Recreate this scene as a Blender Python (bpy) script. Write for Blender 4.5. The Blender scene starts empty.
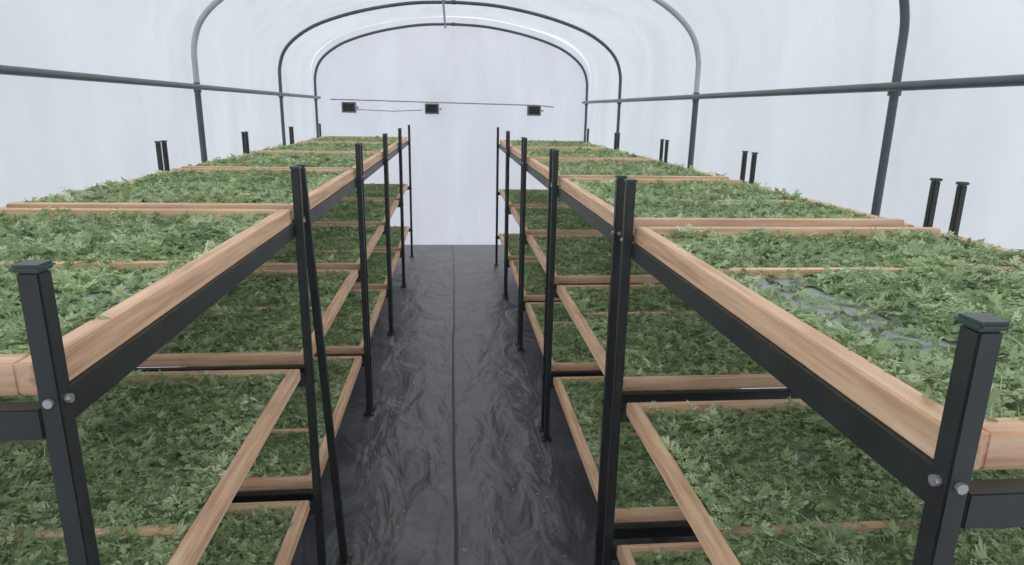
import bpy, bmesh, math, random
import numpy as np
from mathutils import Vector, Matrix, noise
random.seed(7); rng=np.random.default_rng(7)
S=bpy.context.scene
S.view_settings.view_transform='Standard'
S.view_settings.gamma=1.18
COL=S.collection

# ---------------------------------------------------------------- materials
def newmat(name):
    m=bpy.data.materials.new(name); m.use_nodes=True
    nt=m.node_tree; nt.nodes.clear()
    out=nt.nodes.new('ShaderNodeOutputMaterial')
    return m,nt,out
def N(nt,t,**kw):
    n=nt.nodes.new(t)
    for k,v in kw.items():
        if k in n.inputs: n.inputs[k].default_value=v
        else: setattr(n,k,v)
    return n
def coords(nt,scale=(1,1,1),kind='Object'):
    tc=N(nt,'ShaderNodeTexCoord'); mp=N(nt,'ShaderNodeMapping'); mp.inputs['Scale'].default_value=scale
    nt.links.new(tc.outputs[kind],mp.inputs['Vector']); return mp.outputs['Vector']
def ramp(nt,fac,stops):
    r=N(nt,'ShaderNodeValToRGB'); e=r.color_ramp.elements
    while len(e)<len(stops): e.new(0.5)
    for i,(p,c) in enumerate(stops):
        e[i].position=p; e[i].color=(*c,1)
    nt.links.new(fac,r.inputs['Fac']); return r.outputs['Color']

def mat_wood(name,scale):
    m,nt,out=newmat(name)
    v=coords(nt,scale)
    n=N(nt,'ShaderNodeTexNoise',Scale=1.0,Detail=5.0,Roughness=.6)
    nt.links.new(v,n.inputs['Vector'])
    c=ramp(nt,n.outputs['Fac'],[(0.25,(.42,.21,.11)),(0.5,(.79,.475,.285)),(0.72,(.94,.65,.43))])
    n2=N(nt,'ShaderNodeTexNoise',Scale=4.0,Detail=3.0)
    nt.links.new(coords(nt,(1,1,1)),n2.inputs['Vector'])
    hs=N(nt,'ShaderNodeHueSaturation',Saturation=1.0)
    ma=N(nt,'ShaderNodeMath',operation='MULTIPLY_ADD'); ma.inputs[1].default_value=.7; ma.inputs[2].default_value=.72
    nt.links.new(n2.outputs['Fac'],ma.inputs[0]); nt.links.new(ma.outputs[0],hs.inputs['Value'])
    nt.links.new(c,hs.inputs['Color'])
    b=N(nt,'ShaderNodeBsdfPrincipled',Roughness=.65)
    nt.links.new(hs.outputs[0],b.inputs['Base Color'])
    bp=N(nt,'ShaderNodeBump',Strength=.25,Distance=.004)
    nt.links.new(n.outputs['Fac'],bp.inputs['Height']); nt.links.new(bp.outputs[0],b.inputs['Normal'])
    nt.links.new(b.outputs[0],out.inputs[0]); return m
WOODY=mat_wood('pine_grain_long',(45,2.2,45))
WOODX=mat_wood('pine_grain_cross',(2.2,45,45))

def mat_simple(name,col,rough,metal=0,var=.25,scale=20,bump=0.0):
    m,nt,out=newmat(name)
    n=N(nt,'ShaderNodeTexNoise',Scale=float(scale),Detail=4.0)
    nt.links.new(coords(nt),n.inputs['Vector'])
    lo=tuple(c*(1-var) for c in col); hi=tuple(min(1,c*(1+var)) for c in col)
    c=ramp(nt,n.outputs['Fac'],[(.3,lo),(.7,hi)])
    b=N(nt,'ShaderNodeBsdfPrincipled',Roughness=rough,Metallic=metal)
    nt.links.new(c,b.inputs['Base Color'])
    if bump:
        bp=N(nt,'ShaderNodeBump',Strength=bump,Distance=.003)
        nt.links.new(n.outputs['Fac'],bp.inputs['Height']); nt.links.new(bp.outputs[0],b.inputs['Normal'])
    nt.links.new(b.outputs[0],out.inputs[0]); return m
STEEL=mat_simple('black_painted_steel',(.010,.014,.013),.5,0,.4,12,.1)
CAPM=mat_simple('dark_green_cap',(.028,.05,.04),.45,0,.25,15)
BOLT=mat_simple('zinc_bolt',(.42,.43,.43),.4,.7,.1)
TUBE=mat_simple('grey_painted_tube',(.060,.072,.088),.4,.1,.2,6)
TUBEL=mat_simple('film_glare_tube',(.42,.46,.52),.4,.3,.15,6)  # pale tone paints the plastic's glare onto one hoop's bow
BLACK=mat_simple('vent_black',(.012,.012,.014),.5)
FRAMEM=mat_simple('vent_frame_grey',(.16,.17,.19),.5)
CORD=mat_simple('grey_cable',(.25,.26,.30),.6)

def mat_net():
    m,nt,out=newmat('tray_netting')
    v=coords(nt)
    sx=N(nt,'ShaderNodeTexWave',Scale=90.0,bands_direction='X'); sy=N(nt,'ShaderNodeTexWave',Scale=90.0,bands_direction='Y')
    nt.links.new(v,sx.inputs['Vector']); nt.links.new(v,sy.inputs['Vector'])
    mx=N(nt,'ShaderNodeMath',operation='MAXIMUM'); nt.links.new(sx.outputs['Fac'],mx.inputs[0]); nt.links.new(sy.outputs['Fac'],mx.inputs[1])
    c=ramp(nt,mx.outputs[0],[(.2,(.34,.42,.36)),(.9,(.66,.71,.67))])
    t=N(nt,'ShaderNodeBsdfTranslucent'); d=N(nt,'ShaderNodeBsdfPrincipled',Roughness=.6)
    nt.links.new(c,t.inputs['Color']); nt.links.new(c,d.inputs['Base Color'])
    ms=N(nt,'ShaderNodeMixShader'); ms.inputs[0].default_value=.45; nt.links.new(d.outputs[0],ms.inputs[1]); nt.links.new(t.outputs[0],ms.inputs[2])
    nt.links.new(ms.outputs[0],out.inputs[0]); return m
NET=mat_net()

def mat_leaf():
    m,nt,out=newmat('drying_leaf_green')
    a=N(nt,'ShaderNodeAttribute',attribute_name='leafrand')
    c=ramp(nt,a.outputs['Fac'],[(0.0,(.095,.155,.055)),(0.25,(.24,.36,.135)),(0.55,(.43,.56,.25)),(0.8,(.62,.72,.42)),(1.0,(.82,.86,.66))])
    v=coords(nt)
    n=N(nt,'ShaderNodeTexNoise',Scale=4.0,Detail=3.0); nt.links.new(v,n.inputs['Vector'])
    ma=N(nt,'ShaderNodeMath',operation='MULTIPLY_ADD'); ma.inputs[1].default_value=1.1; ma.inputs[2].default_value=.5
    nt.links.new(n.outputs['Fac'],ma.inputs[0])
    hs=N(nt,'ShaderNodeHueSaturation',Saturation=.95); nt.links.new(c,hs.inputs['Color']); nt.links.new(ma.outputs[0],hs.inputs['Value'])
    b=N(nt,'ShaderNodeBsdfPrincipled',Roughness=.5); b.inputs['Specular IOR Level'].default_value=.45
    nt.links.new(hs.outputs[0],b.inputs['Base Color'])
    t=N(nt,'ShaderNodeBsdfTranslucent'); nt.links.new(hs.outputs[0],t.inputs['Color'])
    ms=N(nt,'ShaderNodeMixShader'); ms.inputs[0].default_value=.25
    nt.links.new(b.outputs[0],ms.inputs[1]); nt.links.new(t.outputs[0],ms.inputs[2])
    nt.links.new(ms.outputs[0],out.inputs[0]); return m
LEAF=mat_leaf()
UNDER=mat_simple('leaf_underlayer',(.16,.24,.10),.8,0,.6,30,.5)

def mat_film(name,tint=(.93,.94,.97)):
    m,nt,out=newmat(name)
    v=coords(nt,(1,1,.35))
    n=N(nt,'ShaderNodeTexNoise',Scale=1.7,Detail=6.0,Roughness=.62,Distortion=.5); nt.links.new(v,n.inputs['Vector'])
    c=ramp(nt,n.outputs['Fac'],[(.3,tuple(t*.84 for t in tint)),(.7,tint)])  # smudges, plus shading of folds and wrinkles put into the film colour
    d=N(nt,'ShaderNodeBsdfDiffuse'); t=N(nt,'ShaderNodeBsdfTranslucent')
    g=N(nt,'ShaderNodeBsdfGlossy',Roughness=.45)
    bp=N(nt,'ShaderNodeBump',Strength=.5,Distance=.08); nt.links.new(n.outputs['Fac'],bp.inputs['Height'])
    for s in (d,t,g): nt.links.new(bp.outputs[0],s.inputs['Normal'])
    nt.links.new(c,d.inputs['Color']); nt.links.new(c,t.inputs['Color'])
    m1=N(nt,'ShaderNodeMixShader'); m1.inputs[0].default_value=.5
    nt.links.new(d.outputs[0],m1.inputs[1]); nt.links.new(t.outputs[0],m1.inputs[2])
    m3=N(nt,'ShaderNodeMixShader'); m3.inputs[0].default_value=.04
    nt.links.new(m1.outputs[0],m3.inputs[1]); nt.links.new(g.outputs[0],m3.inputs[2])
    tr=N(nt,'ShaderNodeBsdfTransparent'); nt.links.new(c,tr.inputs['Color'])
    m2=N(nt,'ShaderNodeMixShader')
    mr=N(nt,'ShaderNodeMapRange'); mr.inputs['From Min'].default_value=.3; mr.inputs['From Max'].default_value=.7
    mr.inputs['To Min'].default_value=.38; mr.inputs['To Max'].default_value=.45
    nt.links.new(n.outputs['Fac'],mr.inputs['Value']); nt.links.new(mr.outputs[0],m2.inputs[0])
    nt.links.new(m3.outputs[0],m2.inputs[1]); nt.links.new(tr.outputs[0],m2.inputs[2])
    nt.links.new(m2.outputs[0],out.inputs[0]); return m
FILM=mat_film('polythene_film',(.855,.90,.945)); FILMB=mat_film('polythene_film_end',(.81,.825,.905))

def mat_floor():
    m,nt,out=newmat('woven_weed_mat')
    v=coords(nt)
    wx=N(nt,'ShaderNodeTexWave',Scale=55.0,bands_direction='X'); wy=N(nt,'ShaderNodeTexWave',Scale=55.0,bands_direction='Y')
    nt.links.new(v,wx.inputs['Vector']); nt.links.new(v,wy.inputs['Vector'])
    n=N(nt,'ShaderNodeTexNoise',Scale=2.6,Detail=9.0,Roughness=.74); nt.links.new(v,n.inputs['Vector'])
    c=ramp(nt,n.outputs['Fac'],[(.33,(.032,.032,.037)),(.52,(.060,.060,.067)),(.68,(.125,.125,.135))])
    b=N(nt,'ShaderNodeBsdfPrincipled',Roughness=.48); b.inputs['Specular IOR Level'].default_value=.75
    nt.links.new(c,b.inputs['Base Color'])
    r=N(nt,'ShaderNodeMapRange'); r.inputs['To Min'].default_value=.32; r.inputs['To Max'].default_value=.52
    nt.links.new(n.outputs['Fac'],r.inputs['Value']); nt.links.new(r.outputs[0],b.inputs['Roughness'])
    ad=N(nt,'ShaderNodeMath',operation='ADD'); nt.links.new(wx.outputs['Fac'],ad.inputs[0]); nt.links.new(wy.outputs['Fac'],ad.inputs[1])
    bp=N(nt,'ShaderNodeBump',Strength=.12,Distance=.001); nt.links.new(ad.outputs[0],bp.inputs['Height'])
    n3=N(nt,'ShaderNodeTexNoise',Scale=1.0,Detail=3.0,Roughness=.5,Distortion=.6); nt.links.new(coords(nt,(5,2.2,1)),n3.inputs['Vector'])
    bp2=N(nt,'ShaderNodeBump',Strength=.75,Distance=.05); nt.links.new(n3.outputs['Fac'],bp2.inputs['Height']); nt.links.new(bp.outputs[0],bp2.inputs['Normal'])
    nt.links.new(bp2.outputs[0],b.inputs['Normal'])
    nt.links.new(b.outputs[0],out.inputs[0]); return m
FLOOR=mat_floor()
SEAM=mat_simple('mat_fold',(.026,.026,.029),.5)
THREAD=mat_simple('marker_thread',(.26,.27,.27),.7,0,.5,40)

# ---------------------------------------------------------------- helpers
def link(ob,parent=None):
    COL.objects.link(ob)
    if parent: ob.parent=parent
    return ob
def empty(name,loc=(0,0,0)):
    e=bpy.data.objects.new(name,None); e.location=loc; e.empty_display_size=.1; COL.objects.link(e); return e
def box(bm,x0,x1,y0,y1,z0,z1,mi=0,bev=0.0):
    c=Vector(((x0+x1)/2,(y0+y1)/2,(z0+z1)/2))
    r=bmesh.ops.create_cube(bm,size=1,matrix=Matrix.Translation(c)@Matrix.Diagonal((abs(x1-x0),abs(y1-y0),abs(z1-z0),1)))
    fs=set()
    for v in r['verts']: fs.update(v.link_faces)
    for f in fs: f.material_index=mi
    if bev:
        es=set()
        for f in fs: es.update(f.edges)
        bmesh.ops.bevel(bm,geom=list(es),offset=bev,segments=2,affect='EDGES',clamp_overlap=True,material=mi)
def cyl(bm,p,axis,r,h,mi=0,seg=12):
    q=Vector((0,0,1)).rotation_difference(Vector(axis)).to_matrix().to_4x4()
    k=bmesh.ops.create_cone(bm,cap_ends=True,segments=seg,radius1=r,radius2=r,depth=h,matrix=Matrix.Translation(Vector(p))@q)
    fs=set()
    for v in k['verts']: fs.update(v.link_faces)
    for f in fs: f.material_index=mi
def mesh(bm,name,mats):
    me=bpy.data.meshes.new(name); bm.to_mesh(me); bm.free()
    for m in mats: me.materials.append(m)
    return me

# ---------------------------------------------------------------- tunnel shell
HW=1.87; Y0=-2.6; Y1=9.3; CX=.025
ctrl=[(HW,0.0),(HW,1.2),(HW,2.1),(HW-.015,2.38),(HW-.11,2.57),(HW-.33,2.74),(1.25,2.86),(0.87,2.96),(0.43,3.03),(0,3.05)]
def catmull(P,n=6):
    out=[]
    Q=[P[0]]+P+[P[-1]]
    for i in range(1,len(Q)-2):
        p0,p1,p2,p3=[np.array(q,float) for q in Q[i-1:i+3]]
        for k in range(n):
            t=k/n
            out.append(tuple(.5*((2*p1)+(-p0+p2)*t+(2*p0-5*p1+4*p2-p3)*t*t+(-p0+3*p1-3*p2+p3)*t**3)))
    out.append(tuple(P[-1])); return out
half=catmull(ctrl)
prof=half+[(-x,z) for x,z in reversed(half[:-1])]
prof=[(-x,z) for x,z in prof]      # left -> right
def strip(name,pts,mat):
    nY=60; vs=[];fs=[]
    for j in range(nY+1):
        y=Y0+(Y1-Y0)*j/nY
        for (x,z) in pts:
            b=.010*math.sin(y*7+z*2)*(1 if z>.3 else 0)+.02*noise.noise(Vector((x,y*1.5,z*1.3)))
            k=1+ (0.02+b)/2.0
            vs.append((CX+x*k,y,z*k if z>0 else z))
    n=len(pts)
    for j in range(nY):
        for i in range(n-1):
            fs.append((j*n+i,j*n+i+1,(j+1)*n+i+1,(j+1)*n+i))
    me=bpy.data.meshes.new(name); me.from_pydata(vs,[],fs); me.materials.append(mat)
    for p in me.polygons: p.use_smooth=True
    return link(bpy.data.objects.new(name,me))
nl=[i for i,(x,z) in enumerate(prof) if x<0 and z<=2.4][-1]
nr=[i for i,(x,z) in enumerate(prof) if x>0 and z<=2.4][0]
strip('wall_left',prof[:nl+1],FILM); strip('ceiling',prof[nl:nr+1],FILM); strip('wall_right',prof[nr:],FILM)
for nm,y in (('wall_back',Y1),('wall_front',Y0)):
    bm=bmesh.new()
    pts=[(x*1.01,z*1.01) for x,z in prof]
    n=len(pts)//2
    prev=None
    for (xl,z) in [pts[i] for i in range(n+1)]:
        row=[bm.verts.new((CX+xl+( -2*xl)*k/24,y+.012*noise.noise(Vector((xl-2*xl*k/24,z*.6,y)))*(1 if 0<k<24 else 0),z)) for k in range(25)]
        if prev:
            for k in range(24):
                bm.faces.new((prev[k],prev[k+1],row[k+1],row[k]))
        prev=row
    bmesh.ops.remove_doubles(bm,verts=bm.verts,dist=1e-4)
    me=mesh(bm,nm,[FILMB])
    for p in me.polygons: p.use_smooth=True
    link(bpy.data.objects.new(nm,me))

bm=bmesh.new(); box(bm,-HW-.08,HW+.08,Y0-.02,Y1+.02,-.06,0)
FLOOROB=link(bpy.data.objects.new('floor',mesh(bm,'floor',[FLOOR])))

def tube(name,pts,r,mat,parent=None,res=3):
    cu=bpy.data.curves.new(name,'CURVE'); cu.dimensions='3D'; cu.bevel_depth=r; cu.bevel_resolution=res; cu.use_fill_caps=True
    sp=cu.splines.new('POLY'); sp.points.add(len(pts)-1)
    for p,q in zip(sp.points,pts): p.co=(*q,1)
    sp.use_smooth=True
    cu.materials.append(mat)
    return link(bpy.data.objects.new(name,cu),parent)
ARCH_Y=[9.22,7.38,5.02,2.70,.3,-1.9]
k=.978
for ai,y in enumerate(ARCH_Y):
    e=empty('tunnel_arch',(CX,y,0))
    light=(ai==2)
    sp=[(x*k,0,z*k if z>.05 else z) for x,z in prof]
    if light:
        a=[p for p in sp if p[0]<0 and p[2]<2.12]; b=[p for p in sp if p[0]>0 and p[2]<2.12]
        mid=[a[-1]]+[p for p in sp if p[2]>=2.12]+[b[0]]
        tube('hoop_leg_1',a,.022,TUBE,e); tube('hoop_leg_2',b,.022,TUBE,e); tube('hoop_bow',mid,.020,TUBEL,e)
    else:
        tube('hoop_tube',sp,.018,TUBE,e)
    bm=bmesh.new()
    for s in (-1,1):
        cyl(bm,(s*(HW*k),0,2.01),(0,0,1),.026,.05)
        cyl(bm,(s*(HW*k),0,.02),(0,0,1),.045,.04)
    cyl(bm,(0,0,2.983),(1,0,0),.023,.05)
    link(bpy.data.objects.new('clamps',mesh(bm,'clamps',[TUBE])),e)
for s in (-1,1):
    tube('side_purlin',[(CX+s*(HW*k-.042),Y0+.05+ (Y1-.1-Y0)*i/30,2.02) for i in range(31)],.019,TUBE)
tube('ridge_purlin',[(-.08,Y0+.05,2.945),(-.08,Y1-.05,2.945)],.012,TUBE)

for x in (-1.38,-.27,1.13):
    e=empty('wall_vent',(x,Y1-.05,1.90))
    bm=bmesh.new()
    w,h=.095,.07
    for (a,b,c,d) in ((-w,w,h-.018,h),(-w,w,-h,-h+.018),(-w,-w+.018,-h+.018,h-.018),(w-.018,w,-h+.018,h-.018)):
        box(bm,a,b,-.02,.03,c,d,0,.003)
    box(bm,-w+.018,w-.018,.0,.025,-h+.018,h-.018,1)
    for i in range(4):
        z=-.042+i*.028
        box(bm,-w+.018,w-.018,-.012,.0,z-.004,z+.004,1)
    cyl(bm,(w+.02,-.005,.0),(0,1,0),.014,.03,0)
    link(bpy.data.objects.new('louvre_frame',mesh(bm,'louvre_frame',[FRAMEM,BLACK])),e)
tube('wall_cable',[(-1.62,Y1-.06,2.0),(-1.42,Y1-.06,2.0),(-.28,Y1-.05,1.985),(1.17,Y1-.06,1.97),(1.4,Y1-.06,1.95)],.008,CORD)
tube('wall_cable',[(-1.3,Y1-.06,1.875),(-.8,Y1-.06,1.86),(-.4,Y1-.06,1.88)],.006,CORD)

# ---------------------------------------------------------------- leaves
def leaf_template(kind):
    r=random.Random(kind)
    V=[];F=[]
    def lobe(bx,by,ang,L,W):
        ca,sa=math.cos(ang),math.sin(ang)
        loc=[(0,0),(.5,0),(1,0),(.42,.5),(.42,-.5),(.5,.26),(.5,-.26),(.74,.36),(.74,-.36)]
        b=len(V)
        for (u,v) in loc:
            x=u*L; y=v*W
            V.append((bx+x*ca-y*sa, by+x*sa+y*ca))
        for t in ((0,4,6),(0,6,1),(0,1,5),(0,5,3),(1,6,8),(1,8,2),(1,2,7),(1,7,5)): F.append(tuple(b+i for i in t))
    lobe(.50,0,0,.50,.22)
    for sgn in (-1,1):
        lobe(.50,0,sgn*(.55+r.uniform(-.1,.1)),.46,.19)
        lobe(.36,0,sgn*(.95+r.uniform(-.1,.1)),.44,.19)
        lobe(.20,0,sgn*(1.25+r.uniform(-.1,.1)),.30,.14)
    b=len(V)
    V+= [(-.25,-.012),(-.25,.012),(.6,.03),(.6,-.03)]; F+=[(b,b+3,b+2),(b,b+2,b+1)]
    V=np.array(V); F=np.array(F)
    x,y=V[:,0]-.3,V[:,1]
    c1=r.uniform(-.8,.6); c2=r.uniform(-.8,.8)
    z=c1*x*x+c2*y*y+.06*np.sin(9*x+kind)+.06*np.sin(11*y+kind*2)
    return np.column_stack([x,y,z]),F
T=[leaf_template(i) for i in range(8)]
def leaf_mesh(name,pos,size,tilt,rand,rs,mat=LEAF):
    n=len(pos); VV=[];FF=[];RR=[];base=0
    kinds=rs.integers(0,len(T),n)
    for kd in range(len(T)):
        idx=np.where(kinds==kd)[0]
        if len(idx)==0: continue
        tv,tf=T[kd]; m=len(idx)
        yaw=rs.uniform(0,2*np.pi,m); tx=rs.normal(0,1,m)*tilt[idx]; ty=rs.normal(0,1,m)*tilt[idx]
        flip=np.where(rs.random(m)<.35,-1,1); nar=rs.uniform(.5,1.0,m)[:,None]
        P=tv[None,:,:]*size[idx][:,None,None]
        x,y,z=P[...,0],P[...,1]*flip[:,None]*nar,P[...,2]*flip[:,None]
        c,s=np.cos(tx)[:,None],np.sin(tx)[:,None]; y,z=y*c-z*s,y*s+z*c
        c,s=np.cos(ty)[:,None],np.sin(ty)[:,None]; x,z=x*c+z*s,-x*s+z*c
        c,s=np.cos(yaw)[:,None],np.sin(yaw)[:,None]; x,y=x*c-y*s,x*s+y*c
        P=np.stack([x,y,z],-1)+pos[idx][:,None,:]
        P[...,2]=np.maximum(P[...,2],.001)
        VV.append(P.reshape(-1,3))
        f=tf[None]+ (np.arange(m)*len(tv))[:,None,None]+base
        FF.append(f.reshape(-1,3)); RR.append(np.repeat(rand[idx],len(tv)))
        base+=m*len(tv)
    V=np.concatenate(VV).astype(np.float32);F=np.concatenate(FF).astype(np.int32);R=np.concatenate(RR).astype(np.float32)
    me=bpy.data.meshes.new(name)
    me.vertices.add(len(V)); me.vertices.foreach_set('co',V.ravel())
    me.loops.add(len(F)*3); me.loops.foreach_set('vertex_index',F.ravel())
    me.polygons.add(len(F)); me.polygons.foreach_set('loop_start',np.arange(0,len(F)*3,3,dtype=np.int32))
    me.update(calc_edges=True); me.validate()
    at=me.attributes.new('leafrand','FLOAT','POINT'); at.data.foreach_set('value',R)
    me.materials.append(mat); return me

TL=1.43; TX0=.565; TX1=1.615; TW=TX1-TX0     # tray
WH=.05; WW=.04
def gauss(x,y,cx,cy,rx,ry): return math.exp(-((x-cx)/rx)**2-((y-cy)/ry)**2)
def dens(x,y,seed):
    d=.92+.8*noise.noise(Vector((x*1.9+seed*7.3,y*1.9,seed)))+.35*noise.noise(Vector((x*5+seed,y*5,seed+3)))
    # hand-spread thin patches beside the aisle rail
    if seed==0: d-=1.0*gauss(x,y,.36,-.05,.12,.33)+.5*gauss(x,y,.15,.45,.2,.15)
    if seed==1: d-=1.0*gauss(x,y,-.31,-.15,.11,.33)+.5*gauss(x,y,.0,.45,.25,.10)
    return d
heaps=[];unders=[]
for sd in range(5):
    rs=np.random.default_rng(100+sd)
    pos=[]
    hx,hy=TW/2-WW-.006,TL/2-WW-.006
    while len(pos)<5800:
        x=rs.uniform(-hx,hx);y=rs.uniform(-hy,hy)
        d=dens(x,y,sd)
        if rs.random()>min(1,max(.14,d*1.6-.05)): continue
        ed=min(1,(hx-abs(x))/.05,(hy-abs(y))/.05)
        lump=.5+.9*noise.noise(Vector((x*9+sd,y*9,5.5)))
        hgt=.005+max(0,min(1.1,d))*.021*max(.2,lump*1.5)
        pos.append((x,y,.004+hgt*rs.random()**.6+(1-ed)*.014))
    pos=np.array(pos)
    size=rs.uniform(.026,.048,len(pos))+(rs.random(len(pos))<.3)*rs.uniform(0,.028,len(pos))
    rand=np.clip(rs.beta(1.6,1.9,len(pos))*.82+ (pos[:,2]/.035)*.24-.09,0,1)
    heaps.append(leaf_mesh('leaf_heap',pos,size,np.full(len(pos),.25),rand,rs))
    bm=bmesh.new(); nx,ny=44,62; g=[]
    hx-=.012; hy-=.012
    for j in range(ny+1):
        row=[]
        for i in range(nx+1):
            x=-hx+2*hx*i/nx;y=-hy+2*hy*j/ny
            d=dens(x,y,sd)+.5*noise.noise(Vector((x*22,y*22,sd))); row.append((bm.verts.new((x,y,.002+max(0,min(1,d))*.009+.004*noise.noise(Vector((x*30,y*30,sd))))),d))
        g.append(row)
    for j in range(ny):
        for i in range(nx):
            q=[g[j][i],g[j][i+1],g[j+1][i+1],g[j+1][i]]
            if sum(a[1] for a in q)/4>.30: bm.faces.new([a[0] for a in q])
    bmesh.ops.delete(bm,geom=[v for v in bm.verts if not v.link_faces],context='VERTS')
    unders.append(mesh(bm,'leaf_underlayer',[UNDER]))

def tray_mesh(mid):
    bm=bmesh.new(); a,b=TW/2,TL/2; z0,z1=-.006,WH-.006
    box(bm,-a,-a+WW,-b,b,z0,z1,0,.003); box(bm,a-WW,a,-b,b,z0,z1-.018,0,.003)
    box(bm,-a+WW,a-WW,-b,-b+WW,z0,z1,1,.003); box(bm,-a+WW,a-WW,b-WW,b,z0,z1,1,.003)
    box(bm,-a+WW,a-WW,mid-.018,mid+.018,z0,.020,1,.003)
    return mesh(bm,'tray_frame',[WOODY,WOODX])
TRAYS=[tray_mesh(.0),tray_mesh(.22)]
bm=bmesh.new(); box(bm,-TW/2+WW-.004,TW/2-WW+.004,-TL/2+WW-.004,TL/2-WW+.004,-.0015,0)
NETM=mesh(bm,'netting',[NET])
LEV=[1.55,.97,.42]    # wood top heights
PS=.0145; PI=.54; PO=1.64
def frame_mesh(s,PL,lean=False):
    bm=bmesh.new(); hb=PL/2
    for px in (PI,PO):
        P=PS if px==PI else .0115
        for py in (-hb,hb):
            X=px*s
            n0=len(bm.verts)
            box(bm,X-P,X+P,py-P,py+P,.008,1.69,0,.003)
            if lean and px==PI and py<0:
                bm.verts.ensure_lookup_table()
                for v in bm.verts[n0:]:
                    t=max(0,min(1,(1.55-v.co.z)/1.55)); v.co.x-=s*.065*t; v.co.y+=.05*t
                fx,fy=-s*.065,.05
            else: fx=fy=0
            box(bm,X-P-.005,X+P+.005,py-P-.005,py+P+.005,1.69,1.70,1,.004)
            box(bm,X-.032+fx,X+.032+fx,py-.032+fy,py+.032+fy,0,.008,0,.002)
            z=LEV[0]; zb=z-WH-.02
            if px==PI:
                cyl(bm,(X-s*.016,py,zb+.03),(1,0,0),.0065,.010,2,8)
                cyl(bm,(X,py-.016 if py<0 else py+.016,zb+.03),(0,1,0),.0065,.008,2,8)
            if not lean:
              for z in LEV[1:]:
                zb=z-WH-.02
                cyl(bm,(X-s*.016 if px==PI else X+s*.013,py,zb),(1,0,0),.007,.008,0,8)
    for i,z in enumerate(LEV):
        zt=z-WH+(.008 if i else 0); zb=zt-.045
        for py in (-hb,hb):
            box(bm,s*(PI+PS),s*(PO-.0115),py-.015,py+.015,zb,zt,0,.002)
        if i==0:
            for px in (PI+PS,PO-.0315):
                box(bm,s*px,s*(px+.02),-hb+.015,hb-.015,zb-.005,zt,0,.002)
        else:
            box(bm,s*(PO-.0315),s*(PO-.0115),-hb+.015,hb-.015,zb+.01,zt,0,.002)
    return mesh(bm,'steel_frame',[STEEL,CAPM,BOLT])
CFG={-1:(.87,1.47,1.55),1:(.60,1.39,1.51)}
FR={s:frame_mesh(s,CFG[s][1]) for s in (1,-1)}
FLEAN=frame_mesh(-1,1.47,True)
cnt=0
for s in (-1,1):
    ys,PL,pitch=CFG[s]
    for u in range(5):
        e=empty('drying_rack',((.01 if s>0 else 0),ys+PL/2+u*pitch,0))
        link(bpy.data.objects.new('steel_frame',FLEAN if (s<0 and u==1) else FR[s]),e)
        ysc=(PL-.02)/TL
        for li,z in enumerate(LEV):
            sc=(1,ysc,1) if li==0 else (1,ysc*.97,.84)
            zc=z-WH+.006
            cx=s*(TX0+TX1)/2; yo=.02 if li==0 else 0
            o=link(bpy.data.objects.new('tray_frame',TRAYS[(cnt+li)%2]),e); o.location=(cx,yo,zc); o.scale=sc
            if s<0: o.rotation_euler=(0,0,math.pi)
            o=link(bpy.data.objects.new('tray_netting',NETM),e); o.location=(cx,yo,zc); o.scale=(1,sc[1],1)
            if li==0: kd=[0,3,4,2,3][u] if s<0 else [1,2,4,3,2][u]
            else: kd=2+(cnt+li)%3
            rot=0 if (li==0 and u==0) else math.pi*((cnt+li)%2)
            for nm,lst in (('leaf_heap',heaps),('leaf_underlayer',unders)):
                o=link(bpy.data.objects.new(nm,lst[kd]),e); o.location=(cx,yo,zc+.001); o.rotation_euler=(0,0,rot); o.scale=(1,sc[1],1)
        cnt+=1

# ---------------------------------------------------------------- aisle details
def ribbon(name,fn,w,h,mat,n=80):
    bm=bmesh.new(); prev=None
    for i in range(n+1):
        y=-1.5+(Y1-.05+1.5)*i/n; x=fn(y)
        r=[bm.verts.new((x-w,y,.0005)),bm.verts.new((x-w*.3,y,h)),bm.verts.new((x+w*.5,y,h*.8)),bm.verts.new((x+w,y,.0005))]
        if prev:
            for a in range(3): bm.faces.new((prev[a],prev[a+1],r[a+1],r[a]))
        prev=r
    return link(bpy.data.objects.new(name,mesh(bm,name,[mat])),FLOOROB)
ribbon('mat_seam_fold',lambda y:.004+.008*math.sin(y*1.1)+.010*noise.noise(Vector((y*2,0,0))),.009,.006,SEAM)
def dashes(name,x0,x1):
    bm=bmesh.new(); y=.5
    while y<Y1-.1:
        L=random.uniform(.03,.09); t=(y-.5)/(Y1-.6)
        x=x0+(x1-x0)*t
        box(bm,x-.0018,x+.0018,y,y+L,.0,.002)
        y+=L+random.uniform(.03,.07)
    return link(bpy.data.objects.new(name,mesh(bm,name,[THREAD])),FLOOROB)
dashes('marker_thread',.27,-.15); dashes('marker_thread',-.37,-.44)
rs=np.random.default_rng(5); n=900
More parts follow.
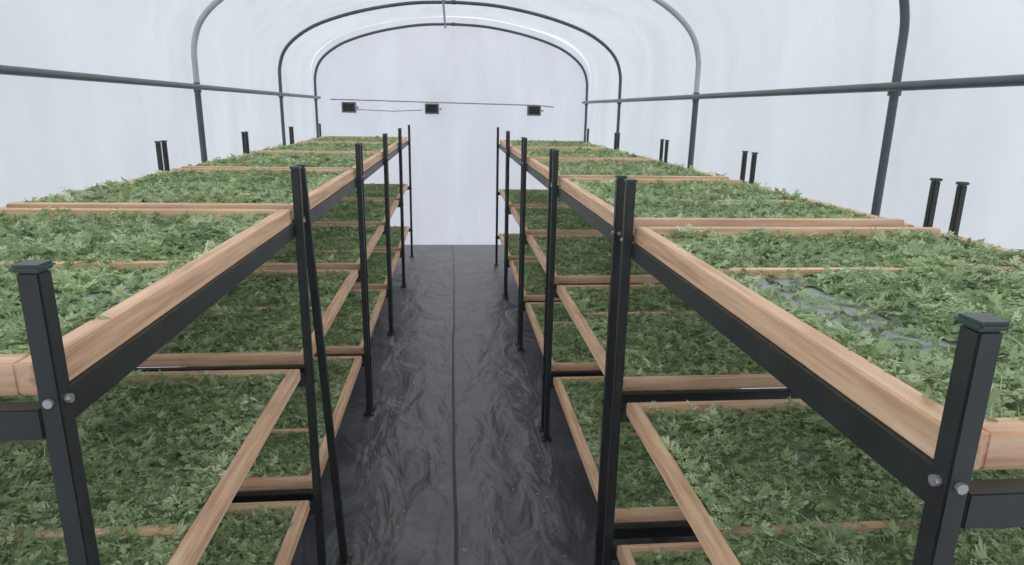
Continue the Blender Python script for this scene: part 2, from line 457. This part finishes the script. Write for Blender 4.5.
side=rs.choice([-1,1],n); ax=side*(.5-np.abs(rs.normal(0,.2,n)))
pos=np.column_stack([ax,rs.uniform(.8,9,n),np.full(n,.006)])
dm=leaf_mesh('fallen_leaf_bits',pos,rs.uniform(.006,.028,n),np.full(n,.25),rs.uniform(.1,.6,n),rs)
link(bpy.data.objects.new('fallen_leaf_bits',dm),FLOOROB)

# ---------------------------------------------------------------- light
w=bpy.data.worlds.new('overcast_sky'); S.world=w; w.use_nodes=True; nt=w.node_tree; nt.nodes.clear()
o=nt.nodes.new('ShaderNodeOutputWorld'); bg=nt.nodes.new('ShaderNodeBackground'); bg.inputs['Strength'].default_value=1.15
tc=nt.nodes.new('ShaderNodeTexCoord'); sx=nt.nodes.new('ShaderNodeSeparateXYZ'); nt.links.new(tc.outputs['Generated'],sx.inputs[0])
r=nt.nodes.new('ShaderNodeValToRGB'); mr=nt.nodes.new('ShaderNodeMapRange'); mr.inputs['From Min'].default_value=-1
nt.links.new(sx.outputs['Z'],mr.inputs['Value']); nt.links.new(mr.outputs[0],r.inputs['Fac'])
el=r.color_ramp.elements; el[0].position=.3; el[0].color=(.74,.78,.81,1); el[1].position=.75; el[1].color=(1.07,1.06,1.05,1)
e2=el.new(.5); e2.color=(.77,.82,.87,1)
nt.links.new(r.outputs[0],bg.inputs[0]); nt.links.new(bg.outputs[0],o.inputs[0])

# ---------------------------------------------------------------- camera
psi=math.radians(5.35); th=math.radians(14.8); roll=math.radians(1.0)
f=Vector((math.sin(psi)*math.cos(th),math.cos(psi)*math.cos(th),-math.sin(th)))
rt=Vector((math.cos(psi),-math.sin(psi),0)); up=rt.cross(f)
r2=rt*math.cos(roll)+up*math.sin(roll); u2=up*math.cos(roll)-rt*math.sin(roll)
M=Matrix((r2,u2,-f)).transposed().to_4x4(); M.translation=Vector((0,0,1.9))
cd=bpy.data.cameras.new('camera'); cd.sensor_width=36; cd.lens=652/1024*36; cd.clip_start=.02
cam=bpy.data.objects.new('camera',cd); cam.matrix_world=M; COL.objects.link(cam); S.camera=cam
